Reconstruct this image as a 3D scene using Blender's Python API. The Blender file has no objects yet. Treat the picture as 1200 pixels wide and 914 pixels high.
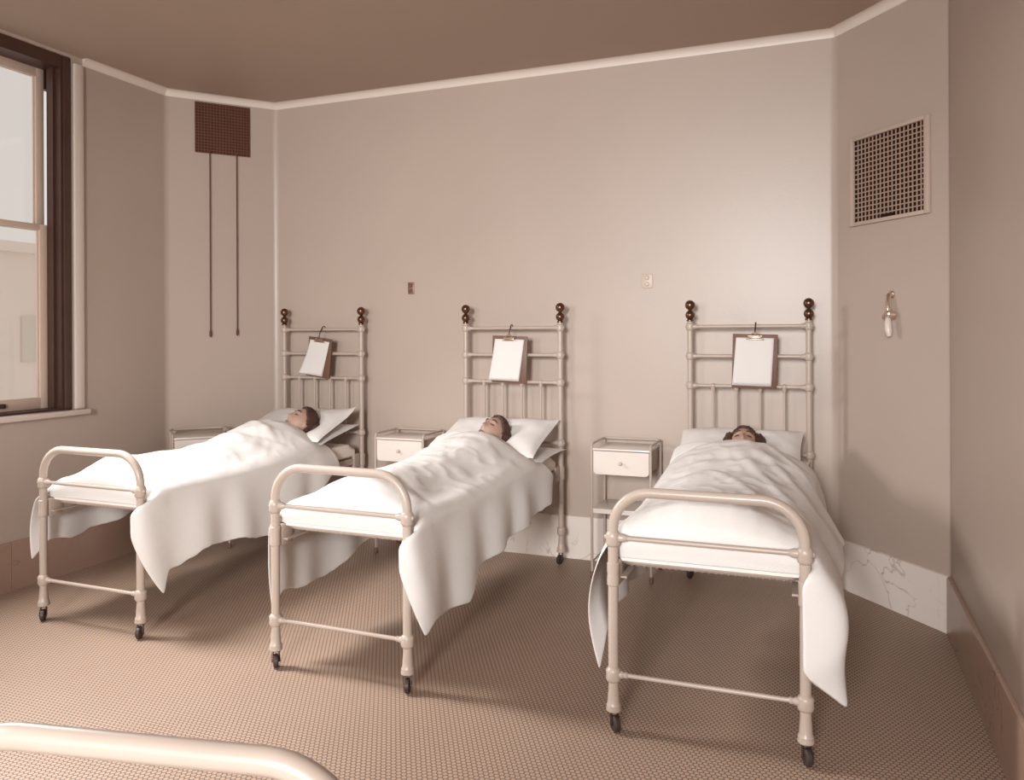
import bpy, bmesh, math, random
from mathutils import Vector, Matrix, noise

S = bpy.context.scene
COL = S.collection
PI = math.pi
random.seed(7)

# ------------------------------------------------------------------ camera
cam_data = bpy.data.cameras.new('camera')
cam = bpy.data.objects.new('camera', cam_data)
COL.objects.link(cam)
cam_data.sensor_width = 36.0
cam_data.lens = 932.5 / 1200 * 36.0
cam_data.shift_x = 0.0
cam_data.shift_y = -(457 - 391.4) / 1200
cam_data.clip_start = 0.05
cam.matrix_world = (Matrix.Translation((0, 0, 1.5)) @ Matrix.Rotation(math.radians(21.4), 4, 'Z')
                    @ Matrix.Rotation(PI / 2, 4, 'X') @ Matrix.Rotation(-0.0044, 4, 'Z'))
S.camera = cam

# ------------------------------------------------------------------ light and exposure
S.view_settings.view_transform = 'Standard'
S.view_settings.look = 'None'
S.view_settings.gamma = 1.0
S.view_settings.exposure = -0.16
S.view_settings.use_curve_mapping = False

world = bpy.data.worlds.new('overcast_sky')
S.world = world
world.use_nodes = True
wn = world.node_tree.nodes
wn['Background'].inputs[0].default_value = (0.75, 0.705, 0.675, 1)
wn['Background'].inputs[1].default_value = 1.16

LIGHT_COL = (1.0, 0.995, 0.985)


def area_light(name, loc, rot, sx, sy, watts, spread=180):
    d = bpy.data.lights.new(name, 'AREA')
    d.shape = 'RECTANGLE'
    d.size, d.size_y = sx, sy
    d.energy = watts
    d.color = LIGHT_COL
    d.spread = math.radians(spread)
    o = bpy.data.objects.new(name, d)
    COL.objects.link(o)
    o.location = loc
    o.rotation_euler = rot
    return o


# daylight through the two windows of the front wall (behind the camera)
area_light('daylight_front', (-3.0, -3.48, 2.35), (math.radians(78), 0, 0), 1.1, 1.5, 22, 80)
area_light('daylight_front', (-0.45, -3.48, 2.40), (math.radians(82), 0, math.radians(9)), 1.1, 1.5, 118, 76)
# daylight falling steeply through the left wall windows
area_light('daylight_side', (-4.36, 0.05, 2.45), (0, math.radians(-36), 0), 0.9, 1.1, 64, 84)
area_light('daylight_side', (-4.36, 2.80, 2.45), (0, math.radians(-46), 0), 0.9, 0.6, 62, 96)


# ------------------------------------------------------------------ helpers
def lin(c):
    c = c / 255.0
    return c / 12.92 if c <= 0.04045 else ((c + 0.055) / 1.055) ** 2.4


def rgb(r, g, b):
    return (lin(r), lin(g), lin(b), 1)


def mat(name, col, rough=0.5, metal=0.0, spec=0.5, vary=0.0, vscale=6.0, bump=0.0, bscale=200.0):
    m = bpy.data.materials.new(name)
    m.use_nodes = True
    nt = m.node_tree
    b = nt.nodes['Principled BSDF']
    b.inputs['Base Color'].default_value = col
    b.inputs['Roughness'].default_value = rough
    b.inputs['Metallic'].default_value = metal
    b.inputs['Specular IOR Level'].default_value = spec
    tc = nt.nodes.new('ShaderNodeTexCoord')
    if vary > 0:
        nz = nt.nodes.new('ShaderNodeTexNoise')
        nz.inputs['Scale'].default_value = vscale
        nz.inputs['Detail'].default_value = 5
        nt.links.new(tc.outputs['Object'], nz.inputs['Vector'])
        mx = nt.nodes.new('ShaderNodeMix')
        mx.data_type = 'RGBA'
        mx.inputs[6].default_value = tuple(c * (1 - vary) for c in col[:3]) + (1,)
        mx.inputs[7].default_value = tuple(min(1, c * (1 + vary)) for c in col[:3]) + (1,)
        nt.links.new(nz.outputs['Fac'], mx.inputs[0])
        nt.links.new(mx.outputs[2], b.inputs['Base Color'])
    if bump > 0:
        nb = nt.nodes.new('ShaderNodeTexNoise')
        nb.inputs['Scale'].default_value = bscale
        nb.inputs['Detail'].default_value = 3
        nt.links.new(tc.outputs['Object'], nb.inputs['Vector'])
        bp = nt.nodes.new('ShaderNodeBump')
        bp.inputs['Strength'].default_value = bump
        bp.inputs['Distance'].default_value = 0.01
        nt.links.new(nb.outputs['Fac'], bp.inputs['Height'])
        nt.links.new(bp.outputs['Normal'], b.inputs['Normal'])
    return m


def math_node(nt, op, a, b=None):
    n = nt.nodes.new('ShaderNodeMath')
    n.operation = op
    for k, v in enumerate((a, b)):
        if v is None:
            continue
        if isinstance(v, (int, float)):
            n.inputs[k].default_value = v
        else:
            nt.links.new(v, n.inputs[k])
    return n.outputs[0]


def tile_material():
    """small hexagonal mosaic, 20 mm pitch"""
    m = bpy.data.materials.new('hex_mosaic_tile')
    m.use_nodes = True
    nt = m.node_tree
    b = nt.nodes['Principled BSDF']
    tc = nt.nodes.new('ShaderNodeTexCoord')
    sep = nt.nodes.new('ShaderNodeSeparateXYZ')
    nt.links.new(tc.outputs['Object'], sep.inputs[0])
    P = 0.020
    x = math_node(nt, 'DIVIDE', sep.outputs[0], P)
    y = math_node(nt, 'DIVIDE', sep.outputs[1], P)

    def cell(off):
        xx = math_node(nt, 'ADD', x, 500.0 + 0.5 * off)
        yy = math_node(nt, 'ADD', y, 1.7320508 * 300 + 0.8660254 * off)
        ax = math_node(nt, 'SUBTRACT', math_node(nt, 'FRACT', xx), 0.5)
        ay = math_node(nt, 'MULTIPLY', math_node(nt, 'SUBTRACT', math_node(nt, 'FRACT', math_node(nt, 'DIVIDE', yy, 1.7320508)), 0.5), 1.7320508)
        ax = math_node(nt, 'ABSOLUTE', ax)
        ay = math_node(nt, 'ABSOLUTE', ay)
        # hex distance with flats to +-x
        d2 = math_node(nt, 'ADD', math_node(nt, 'MULTIPLY', ax, 0.5), math_node(nt, 'MULTIPLY', ay, 0.8660254))
        return math_node(nt, 'MAXIMUM', ax, d2)

    d = math_node(nt, 'MINIMUM', cell(0), cell(1))
    mr = nt.nodes.new('ShaderNodeMapRange')
    mr.inputs['From Min'].default_value = 0.37
    mr.inputs['From Max'].default_value = 0.45
    nt.links.new(d, mr.inputs['Value'])
    nz = nt.nodes.new('ShaderNodeTexNoise')
    nz.inputs['Scale'].default_value = 2.2
    nz.inputs['Detail'].default_value = 6
    nt.links.new(tc.outputs['Object'], nz.inputs['Vector'])
    mx0 = nt.nodes.new('ShaderNodeMix')
    mx0.data_type = 'RGBA'
    mx0.inputs[6].default_value = rgb(164, 140, 122)
    mx0.inputs[7].default_value = rgb(178, 154, 136)
    nt.links.new(nz.outputs['Fac'], mx0.inputs[0])
    mx = nt.nodes.new('ShaderNodeMix')
    mx.data_type = 'RGBA'
    nt.links.new(mr.outputs[0], mx.inputs[0])
    nt.links.new(mx0.outputs[2], mx.inputs[6])
    mx.inputs[7].default_value = rgb(90, 66, 53)
    nt.links.new(mx.outputs[2], b.inputs['Base Color'])
    b.inputs['Roughness'].default_value = 0.5
    b.inputs['Specular IOR Level'].default_value = 0.35
    bp = nt.nodes.new('ShaderNodeBump')
    bp.inputs['Strength'].default_value = 0.25
    bp.inputs['Distance'].default_value = 0.001
    bp.invert = True
    nt.links.new(mr.outputs[0], bp.inputs['Height'])
    nt.links.new(bp.outputs['Normal'], b.inputs['Normal'])
    return m


def marble_material(name, ca, cb, cv):
    m = bpy.data.materials.new(name)
    m.use_nodes = True
    nt = m.node_tree
    b = nt.nodes['Principled BSDF']
    tc = nt.nodes.new('ShaderNodeTexCoord')
    n1 = nt.nodes.new('ShaderNodeTexNoise')
    n1.inputs['Scale'].default_value = 2.6
    n1.inputs['Detail'].default_value = 7
    n1.inputs['Distortion'].default_value = 1.3
    nt.links.new(tc.outputs['Object'], n1.inputs['Vector'])
    v = math_node(nt, 'ABSOLUTE', math_node(nt, 'SUBTRACT', n1.outputs['Fac'], 0.5))
    mr = nt.nodes.new('ShaderNodeMapRange')
    mr.inputs['From Min'].default_value = 0.0
    mr.inputs['From Max'].default_value = 0.012
    nt.links.new(v, mr.inputs['Value'])
    n2 = nt.nodes.new('ShaderNodeTexNoise')
    n2.inputs['Scale'].default_value = 1.7
    nt.links.new(tc.outputs['Object'], n2.inputs['Vector'])
    gate = nt.nodes.new('ShaderNodeMapRange')
    gate.inputs['From Min'].default_value = 0.42
    gate.inputs['From Max'].default_value = 0.6
    nt.links.new(n2.outputs['Fac'], gate.inputs['Value'])
    amt = math_node(nt, 'MULTIPLY', math_node(nt, 'SUBTRACT', 1.0, mr.outputs[0]), gate.outputs[0])
    amt = math_node(nt, 'MULTIPLY', amt, 0.6)
    mx0 = nt.nodes.new('ShaderNodeMix')
    mx0.data_type = 'RGBA'
    mx0.inputs[6].default_value = rgb(*ca)
    mx0.inputs[7].default_value = rgb(*cb)
    nt.links.new(n2.outputs['Fac'], mx0.inputs[0])
    mx = nt.nodes.new('ShaderNodeMix')
    mx.data_type = 'RGBA'
    nt.links.new(amt, mx.inputs[0])
    nt.links.new(mx0.outputs[2], mx.inputs[6])
    mx.inputs[7].default_value = rgb(*cv)
    nt.links.new(mx.outputs[2], b.inputs['Base Color'])
    b.inputs['Roughness'].default_value = 0.22
    return m


def glass_material():
    m = bpy.data.materials.new('window_glass')
    m.use_nodes = True
    nt = m.node_tree
    for n in list(nt.nodes):
        nt.nodes.remove(n)
    out = nt.nodes.new('ShaderNodeOutputMaterial')
    mix = nt.nodes.new('ShaderNodeMixShader')
    tr = nt.nodes.new('ShaderNodeBsdfTransparent')
    gl = nt.nodes.new('ShaderNodeBsdfGlossy')
    gl.inputs['Roughness'].default_value = 0.02
    tr.inputs['Color'].default_value = (0.96, 0.955, 0.94, 1)
    mix.inputs[0].default_value = 0.05
    nt.links.new(tr.outputs[0], mix.inputs[1])
    nt.links.new(gl.outputs[0], mix.inputs[2])
    nt.links.new(mix.outputs[0], out.inputs['Surface'])
    return m


M = {
    'wall': mat('wall_enamel_paint', rgb(176, 159, 147), rough=0.38, spec=0.5, vary=0.06, vscale=1.6, bump=0.04, bscale=60),
    'ceiling': mat('ceiling_paint', rgb(170, 149, 134), rough=0.6, vary=0.08, vscale=1.0),
    'cornice': mat('cornice_white', rgb(216, 203, 192), rough=0.45),
    'floor': tile_material(),
    'marble': marble_material('white_veined_marble', (214, 200, 190), (232, 222, 214), (140, 112, 96)),
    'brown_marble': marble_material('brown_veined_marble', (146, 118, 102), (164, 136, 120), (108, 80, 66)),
    'glass': glass_material(),
    'dark_wood': mat('dark_stained_wood', rgb(70, 46, 37), rough=0.4, vary=0.25, vscale=9),
    'sash': mat('sash_paint', rgb(206, 184, 168), rough=0.45),
    'white_trim': mat('white_enamel_trim', rgb(206, 192, 182), rough=0.3),
    'enamel': mat('white_iron_enamel', rgb(176, 160, 148), rough=0.34, vary=0.04, vscale=8),
    'enamel_table': mat('table_enamel', rgb(214, 203, 194), rough=0.25, vary=0.03, vscale=6),
    'brass': mat('dull_brass', rgb(108, 80, 64), rough=0.28, metal=0.85, vary=0.1, vscale=30),
    'rubber': mat('dark_caster_rubber', rgb(58, 44, 40), rough=0.5),
    'rubber_foot': mat('brown_rubber', rgb(110, 78, 62), rough=0.6),
    'iron': mat('grey_iron', rgb(172, 154, 141), rough=0.45, metal=0.1),
    'linen': mat('white_linen', rgb(222, 217, 213), rough=0.85, spec=0.2, bump=0.12, bscale=450),
    'coverlet': mat('white_cotton_coverlet', rgb(222, 217, 213), rough=0.9, spec=0.15, bump=0.22, bscale=260),
    'ticking': mat('mattress_ticking', rgb(236, 226, 218), rough=0.9, spec=0.15, bump=0.2, bscale=120),
    'skin': mat('skin', rgb(166, 134, 117), rough=0.5, vary=0.06, vscale=20),
    'hair': mat('dark_hair', rgb(66, 40, 30), rough=0.55, vary=0.3, vscale=60, bump=0.5, bscale=180),
    'brow': mat('brow_hair', rgb(80, 52, 42), rough=0.7),
    'board': mat('clipboard_wood', rgb(104, 72, 58), rough=0.5, vary=0.15, vscale=25),
    'paper': mat('paper', rgb(214, 209, 205), rough=0.9, spec=0.1),
    'wire': mat('dark_wire', rgb(74, 54, 46), rough=0.4, metal=0.6),
    'clip': mat('steel_clip', rgb(176, 152, 134), rough=0.3, metal=0.8),
    'grille_dark': mat('dark_bronze_grille', rgb(100, 66, 52), rough=0.5, metal=0.1),
    'grille_white': mat('painted_grille', rgb(182, 162, 148), rough=0.45),
    'grille_tan': mat('tan_lattice', rgb(158, 134, 118), rough=0.5),
    'shade_and_handle': mat('duct_shade_and_handle', rgb(46, 26, 18), rough=0.9, spec=0.1),  # shade behind the pierced holes as a colour; slide handle shares it
    'duct_shade': mat('brown_duct_shade', rgb(84, 50, 36), rough=0.9, spec=0.1),  # shade behind the left lattice as a colour
    'cord': mat('dark_cord', rgb(92, 62, 50), rough=0.7),
    'nickel': mat('nickel', rgb(214, 194, 178), rough=0.18, metal=0.9),
    'plate_dark': mat('bronze_plate', rgb(140, 108, 92), rough=0.4, metal=0.4),
    'plate_pale': mat('pale_plate', rgb(196, 178, 164), rough=0.45, metal=0.0),
    'button': mat('push_button', rgb(206, 186, 170), rough=0.3),
    'button_dark': mat('dark_push_button', rgb(104, 74, 62), rough=0.3),
    'facade': mat('pale_facade', rgb(236, 222, 212), rough=0.9, vary=0.06, vscale=0.4),
    'facade_window': mat('far_window', rgb(218, 206, 194), rough=0.5),
}


def smooth_bm(bm, angle=40):
    for f in bm.faces:
        f.smooth = True
    lim = math.radians(angle)
    for e in bm.edges:
        if len(e.link_faces) == 2 and e.calc_face_angle(0) > lim:
            e.smooth = False


def build(name, bm, m, parent=None, recalc=True, sm=True):
    if recalc:
        bmesh.ops.recalc_face_normals(bm, faces=bm.faces)
    if sm:
        smooth_bm(bm)
    me = bpy.data.meshes.new(name)
    bm.to_mesh(me)
    bm.free()
    me.materials.append(m)
    o = bpy.data.objects.new(name, me)
    COL.objects.link(o)
    if parent is not None:
        o.parent = parent
    return o


def empty(name, loc=(0, 0, 0), rz=0.0):
    o = bpy.data.objects.new(name, None)
    o.empty_display_size = 0.1
    COL.objects.link(o)
    o.location = loc
    o.rotation_euler = (0, 0, rz)
    return o


def tag(o, label, cat, group=None):
    o['label'] = label
    o['category'] = cat
    if group:
        o['group'] = group
    return o


def struct(name, bm, m, parent=None, label=None, sm=True):
    o = build(name, bm, m, parent, sm=sm)
    if parent is None:
        o['kind'] = 'structure'
        if label:
            o['label'] = label
    return o


def copy_tree(o, parent=None):
    c = o.copy()
    COL.objects.link(c)
    c.parent = parent
    for ch in list(o.children):
        copy_tree(ch, c)
    return c


def box(bm, x0, x1, y0, y1, z0, z1, bevel=0.0, mtx=None):
    g = bmesh.ops.create_cube(bm, size=1.0)
    vs = g['verts']
    for v in vs:
        v.co = Vector((x0 + (v.co.x + .5) * (x1 - x0), y0 + (v.co.y + .5) * (y1 - y0), z0 + (v.co.z + .5) * (z1 - z0)))
    if bevel > 0:
        es = list({e for v in vs for e in v.link_edges})
        r = bmesh.ops.bevel(bm, geom=es, offset=bevel, segments=2, affect='EDGES', profile=0.5)
        vs = list({v for f in r['faces'] for v in f.verts} | {v for v in vs if v.is_valid})
    if mtx is not None:
        for v in vs:
            v.co = mtx @ v.co
    return vs


def prism(bm, pts, z0, z1):
    """vertical prism over a plan polygon"""
    a = [bm.verts.new((p[0], p[1], z0)) for p in pts]
    b = [bm.verts.new((p[0], p[1], z1)) for p in pts]
    n = len(pts)
    bm.faces.new(a[::-1])
    bm.faces.new(b)
    for i in range(n):
        bm.faces.new((a[i], a[(i + 1) % n], b[(i + 1) % n], b[i]))


def frame_of(d):
    d = d.normalized()
    up = Vector((0, 0, 1)) if abs(d.z) < 0.95 else Vector((1, 0, 0))
    u = d.cross(up).normalized()
    return u, d.cross(u).normalized()


def tube(bm, pts, r, n=14, cap=True, radii=None):
    pts = [Vector(p) for p in pts]
    rings = []
    u = None
    for i, p in enumerate(pts):
        if i == 0:
            d = pts[1] - pts[0]
        elif i == len(pts) - 1:
            d = pts[-1] - pts[-2]
        else:
            d = (pts[i + 1] - p).normalized() + (p - pts[i - 1]).normalized()
        d.normalize()
        if u is None:
            u, w = frame_of(d)
        else:
            u = (u - d * u.dot(d)).normalized()
            w = d.cross(u).normalized()
        rr = radii[i] if radii else r
        rings.append([bm.verts.new(p + (u * math.cos(2 * PI * k / n) + w * math.sin(2 * PI * k / n)) * rr) for k in range(n)])
    for a, b in zip(rings, rings[1:]):
        for k in range(n):
            bm.faces.new((a[k], a[(k + 1) % n], b[(k + 1) % n], b[k]))
    if cap:
        bm.faces.new(rings[0][::-1])
        bm.faces.new(rings[-1])


def lathe(bm, prof, origin, axis=(0, 0, 1), n=18):
    """prof: list of (radius, distance along axis)"""
    axis = Vector(axis).normalized()
    u, w = frame_of(axis)
    origin = Vector(origin)
    rings = []
    for r, h in prof:
        c = origin + axis * h
        r = max(r, 0.0004)
        rings.append([bm.verts.new(c + (u * math.cos(2 * PI * k / n) + w * math.sin(2 * PI * k / n)) * r) for k in range(n)])
    for a, b in zip(rings, rings[1:]):
        for k in range(n):
            bm.faces.new((a[k], a[(k + 1) % n], b[(k + 1) % n], b[k]))
    bm.faces.new(rings[0][::-1])
    bm.faces.new(rings[-1])


def ball(bm, c, r, n=16, sx=1, sy=1, sz=1, mtx=None):
    g = bmesh.ops.create_uvsphere(bm, u_segments=n, v_segments=max(8, n * 2 // 3), radius=1.0)
    for v in g['verts']:
        v.co = Vector((v.co.x * r * sx, v.co.y * r * sy, v.co.z * r * sz))
        if mtx is not None:
            v.co = mtx @ v.co
        v.co += Vector(c)


def ball_prof(r, h, k=8, a0=-80, a1=80):
    return [(r * math.cos(math.radians(a0 + (a1 - a0) * i / k)), h + r * math.sin(math.radians(a0 + (a1 - a0) * i / k))) for i in range(k + 1)]


# ------------------------------------------------------------------ room shell
XL, XR, YB, YF, ZC = -4.48, 0.585, 5.11, -3.6, 3.30
P_BL = (XL, 4.50)        # left wall meets left chamfer
P_LB = (-3.97, YB)       # left chamfer meets back wall
P_RB = (0.065, YB)       # back wall meets right chamfer
P_BR = (XR, 4.48)        # right chamfer meets right wall
T = 0.2

bm = bmesh.new()
box(bm, XL - T, XR + T, YF - T, YB + T, -0.15, 0.0)
struct('floor', bm, M['floor'], label='floor of small hexagonal mosaic tiles', sm=False)
bm = bmesh.new()
box(bm, XL - T, XR + T, YF - T, YB + T, ZC, ZC + 0.15)
struct('ceiling', bm, M['ceiling'], label='plain brown painted ceiling', sm=False)

bm = bmesh.new()
prism(bm, [P_LB, P_RB, (P_RB[0] + 0.1, YB + T), (P_LB[0] - 0.1, YB + T)], 0, ZC)
struct('wall_back', bm, M['wall'], label='long pale back wall behind the beds', sm=False)
bm = bmesh.new()
prism(bm, [P_BL, P_LB, (P_LB[0] - 0.1, YB + T), (XL - T, P_BL[1] + 0.1)], 0, ZC)
struct('wall_left_corner', bm, M['wall'], label='slanted corner wall at left with the dark grille', sm=False)
bm = bmesh.new()
prism(bm, [P_RB, P_BR, (XR + T, P_BR[1] + 0.1), (P_RB[0] + 0.1, YB + T)], 0, ZC)
struct('wall_right_corner', bm, M['wall'], label='slanted corner wall at right with the pale grille', sm=False)
bm = bmesh.new()
box(bm, XR, XR + T, YF - T, P_BR[1] + 0.1, 0, ZC)
struct('wall_right', bm, M['wall'], label='shaded wall at the right edge', sm=False)


def pierced(bm, a0, a1, holes, zmk):
    """wall pieces along a run a0..a1 with openings (h0,h1,z0,z1)"""
    cur = a0
    for h0, h1, z0, z1 in holes:
        if h0 > cur:
            zmk(cur, h0, 0, ZC)
        zmk(h0, h1, 0, z0)
        if z1 < ZC - 0.001:
            zmk(h0, h1, z1, ZC)
        cur = h1
    zmk(cur, a1, 0, ZC)


WZ0, WZ1 = 1.03, 3.28
LW = [(-0.60, 0.70), (2.40, 3.72)]
FW = [(-3.65, -2.35), (-1.10, 0.20)]
bm = bmesh.new()
pierced(bm, YF - T, P_BL[1] + 0.1, [(a, b, WZ0, WZ1) for a, b in LW], lambda a, b, z0, z1: box(bm, XL - T, XL, a, b, z0, z1))
struct('wall_left', bm, M['wall'], label='shaded left wall with the tall window', sm=False)
bm = bmesh.new()
pierced(bm, XL - T, XR + T, [(a, b, WZ0, WZ1) for a, b in FW], lambda a, b, z0, z1: box(bm, a, b, YF - T, YF, z0, z1))
struct('wall_front', bm, M['wall'], label='front wall with two windows', sm=False)

# baseboards: marble slabs with a rounded top, 29 cm high
BH, BT = 0.285, 0.022


def inward(a, b):
    d = (Vector(b) - Vector(a)).normalized()
    n = Vector((-d.y, d.x))
    c = Vector((-1.9, 1.3)) - (Vector(a) + Vector(b)) / 2
    return n if n.dot(c) > 0 else -n


def run_profile(bm, a, b, prof):
    """extrude profile [(out, z)...] along the wall line a->b"""
    a, b = Vector(a), Vector(b)
    n = inward(a, b)
    A = [bm.verts.new((*(a + n * o), z)) for o, z in prof]
    B = [bm.verts.new((*(b + n * o), z)) for o, z in prof]
    k = len(prof)
    bm.faces.new(A)
    bm.faces.new(B[::-1])
    for i in range(k):
        bm.faces.new((A[i], B[i], B[(i + 1) % k], A[(i + 1) % k]))


base_prof = [(0.0005, 0.0), (BT, 0.0), (BT, BH - 0.014), (BT - 0.004, BH - 0.004), (BT - 0.012, BH), (0.0005, BH)]


def baseboard(name, a, b, cuts, label, m='marble'):
    bm = bmesh.new()
    a, b = Vector(a), Vector(b)
    ts = [0.0] + cuts + [1.0]
    L = (b - a).length
    for t0, t1 in zip(ts, ts[1:]):
        g = 0.0012 / L
        run_profile(bm, a.lerp(b, t0 + g), a.lerp(b, t1 - g), base_prof)
    struct(name, bm, M[m], label=label)


baseboard('baseboard_back', P_LB, P_RB, [0.2, 0.42, 0.63, 0.82], 'white veined marble baseboard of the back wall')
baseboard('baseboard_left_corner', P_BL, P_LB, [], 'marble baseboard under the dark grille')
baseboard('baseboard_right_corner', P_RB, P_BR, [0.93], 'white marble baseboard slab beside the right bed')
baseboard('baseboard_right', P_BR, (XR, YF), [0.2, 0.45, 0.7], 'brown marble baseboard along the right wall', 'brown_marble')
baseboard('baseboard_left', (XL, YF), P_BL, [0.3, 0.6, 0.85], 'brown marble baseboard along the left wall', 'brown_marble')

# cornice: small cove between wall and ceiling
cr = 0.045
corn_prof = [(0.0005, ZC - 0.0005), (0.0005, ZC - cr)] + [(cr - cr * math.cos(t * PI / 12) + 0.001, ZC - cr + cr * math.sin(t * PI / 12)) for t in range(1, 6)] + [(cr, ZC - 0.0005)]
k = 1
for a, b in ((P_BL, P_LB), (P_LB, P_RB), (P_RB, P_BR), (P_BR, (XR, YF)), ((XL, 3.80), P_BL), ((XL, 0.75), (XL, 2.3))):
    bm = bmesh.new()
    run_profile(bm, a, b, corn_prof)
    struct('trim_%d' % k, bm, M['cornice'], label='white cove moulding under the ceiling')
    k += 1


# coved vertical corners
def corner_cove(p, pa, pb, r, z0, z1):
    global k
    p, pa, pb = Vector(p), Vector(pa), Vector(pb)
    da, db = (pa - p).normalized(), (pb - p).normalized()
    half = da.angle(db) / 2
    t = r / math.tan(half)
    bis = (da + db).normalized()
    c = p + bis * (r / math.sin(half))
    sa, sb = p + da * t, p + db * t
    pts = [p + bis * 0.0005]
    va, vb = sa - c, sb - c
    for i in range(9):
        v = va.lerp(vb, i / 8).normalized() * r
        pts.append(c + v + bis * 0.0006)
    bm = bmesh.new()
    prism(bm, [tuple(q) for q in pts], z0, z1)
    struct('trim_%d' % k, bm, M['wall'], label='rounded plaster corner between two walls')
    k += 1


corner_cove(P_BL, (XL, YF), P_LB, 0.07, BH, ZC - cr)
corner_cove(P_LB, P_BL, P_RB, 0.07, BH, ZC - cr)
corner_cove(P_RB, P_LB, P_BR, 0.07, BH, ZC - cr)
corner_cove(P_BR, P_RB, (XR, YF), 0.035, BH, ZC - cr)


# ------------------------------------------------------------------ windows
def window(num, mtx, w, label):
    """local frame: x = along the wall (0..w, seen from inside left to right reversed),
    y = depth outward (0 at the inner wall face), z up"""
    root = empty('window_%d' % num)
    root.matrix_world = mtx
    root['kind'] = 'structure'
    root['label'] = label
    # dark wooden jambs, head and stool liner
    bm = bmesh.new()
    j = 0.012
    box(bm, 0.0, 0.07, 0.015, 0.116, WZ0, WZ1)
    box(bm, w - 0.07, w, 0.015, 0.116, WZ0, WZ1)
    box(bm, 0.07, w - 0.07, 0.012, 0.17, 3.20, WZ1)
    for xa, xb in ((0.004, 0.055), (w - 0.055, w - 0.004)):     # moulded inner stop
        box(bm, xa, xb, 0.002, 0.018, WZ0, WZ1 - 0.005, 0.004)
    for xa, xb in ((0.07, 0.088), (w - 0.088, w - 0.07)):
        box(bm, xa, xb, 0.06, 0.115, WZ0, 3.2)
    box(bm, 0.07, w - 0.07, 0.02, 0.17, WZ0, WZ0 + 0.012)
    build('jamb', bm, M['dark_wood'], root)
    # rounded white plaster reveal on both sides
    bm = bmesh.new()
    for xc in (-0.035, w + 0.035):
        box(bm, xc - 0.036, xc + 0.036, -0.026, -0.0008, WZ0 - 0.002, ZC - 0.05, 0.012)
    build('reveal', bm, M['white_trim'], root)
    bm = bmesh.new()
    box(bm, -0.09, w + 0.09, -0.055, 0.02, 0.995, WZ0, 0.008)
    build('sill', bm, M['white_trim'], root)

    def sash(name, x0, x1, z0, z1, y0, y1, st, bt, tp):
        bm = bmesh.new()
        box(bm, x0, x0 + st, y0, y1, z0, z1, 0.003)
        box(bm, x1 - st, x1, y0, y1, z0, z1, 0.003)
        box(bm, x0 + st - .004, x1 - st + .004, y0, y1, z0, z0 + bt, 0.003)
        box(bm, x0 + st - .004, x1 - st + .004, y0, y1, z1 - tp, z1, 0.003)
        # glazing bead
        box(bm, x0 + st - .002, x0 + st + .012, y0 + .010, y0 + .018, z0 + bt, z1 - tp)
        box(bm, x1 - st - .012, x1 - st + .002, y0 + .010, y0 + .018, z0 + bt, z1 - tp)
        s = build(name, bm, M['sash'], root)
        bm = bmesh.new()
        ym = (y0 + y1) / 2
        box(bm, x0 + st - .003, x1 - st + .003, ym - .002, ym + .002, z0 + bt - .003, z1 - tp + .003)
        build('pane', bm, M['glass'], s, sm=False)
        return s

    s1 = sash('lower_sash', 0.074, w - 0.074, WZ0 + 0.013, 2.205, 0.118, 0.155, 0.062, 0.07, 0.035)
    bm = bmesh.new()
    for fx in (0.3, 0.7):
        cx = w * fx
        box(bm, cx - 0.022, cx + 0.022, 0.100, 0.119, WZ0 + 0.040, WZ0 + 0.062, 0.004)
        box(bm, cx - 0.018, cx + 0.018, 0.098, 0.106, WZ0 + 0.035, WZ0 + 0.062, 0.003)
    build('sash_lift', bm, M['wire'], s1)
    # upper sash, a little narrower: daylight shows in the slot beside it
    sash('upper_sash', 0.072, w - 0.072, 2.17, 3.205, 0.158, 0.195, 0.056, 0.035, 0.06)
    bm = bmesh.new()
    for xa in (0.0, w - 0.0715):
        box(bm, xa, xa + 0.0715, 0.157, 0.198, 3.08, WZ1)
        box(bm, xa, xa + 0.0715, 0.1165, 0.198, WZ0, 2.19)
    box(bm, 0.0, 0.020, 0.1165, 0.198, 2.19, 3.08)
    box(bm, w - 0.020, w, 0.1165, 0.198, 2.19, 3.08)
    build('parting_stop', bm, M['dark_wood'], root)
    return root


# left wall: local x -> world +y, local y (outward) -> world -x
for i, (a, b) in enumerate(LW):
    mt = Matrix(((0, -1, 0, XL), (1, 0, 0, a), (0, 0, 1, 0), (0, 0, 0, 1)))
    window(2 - i, mt, b - a, ('tall double hung window at the left edge' if i == 1 else 'second window of the left wall'))
for i, (a, b) in enumerate(FW):
    mt = Matrix(((-1, 0, 0, b), (0, -1, 0, YF), (0, 0, 1, 0), (0, 0, 0, 1)))
    window(3 + i, mt, b - a, 'window of the front wall')

# buildings across the street
def far_building(x0, x1, y0, y1, z1, label, rows, cols, wz):
    r = empty('building', ((x0 + x1) / 2, (y0 + y1) / 2, -12))
    tag(r, label, 'building')
    cx, cy = (x0 + x1) / 2, (y0 + y1) / 2
    bm = bmesh.new()
    box(bm, x0 - cx, x1 - cx, y0 - cy, y1 - cy, 0, z1 + 12)
    box(bm, x0 - cx - .2, x1 - cx + .25, y0 - cy - .2, y1 - cy + .2, z1 + 12, z1 + 12.35)
    build('facade', bm, M['facade'], r, sm=False)
    for rr in range(rows):
        for c in range(cols):
            yy = y0 - cy + (c + .5) * (y1 - y0) / cols
            zz = z1 + 12 - 2.2 - rr * 3.0
            bm = bmesh.new()
            box(bm, x1 - cx - .05, x1 - cx + .06, yy - .5, yy + .5, zz - wz, zz)
            build('window', bm, M['facade_window'], r, sm=False)


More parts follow.
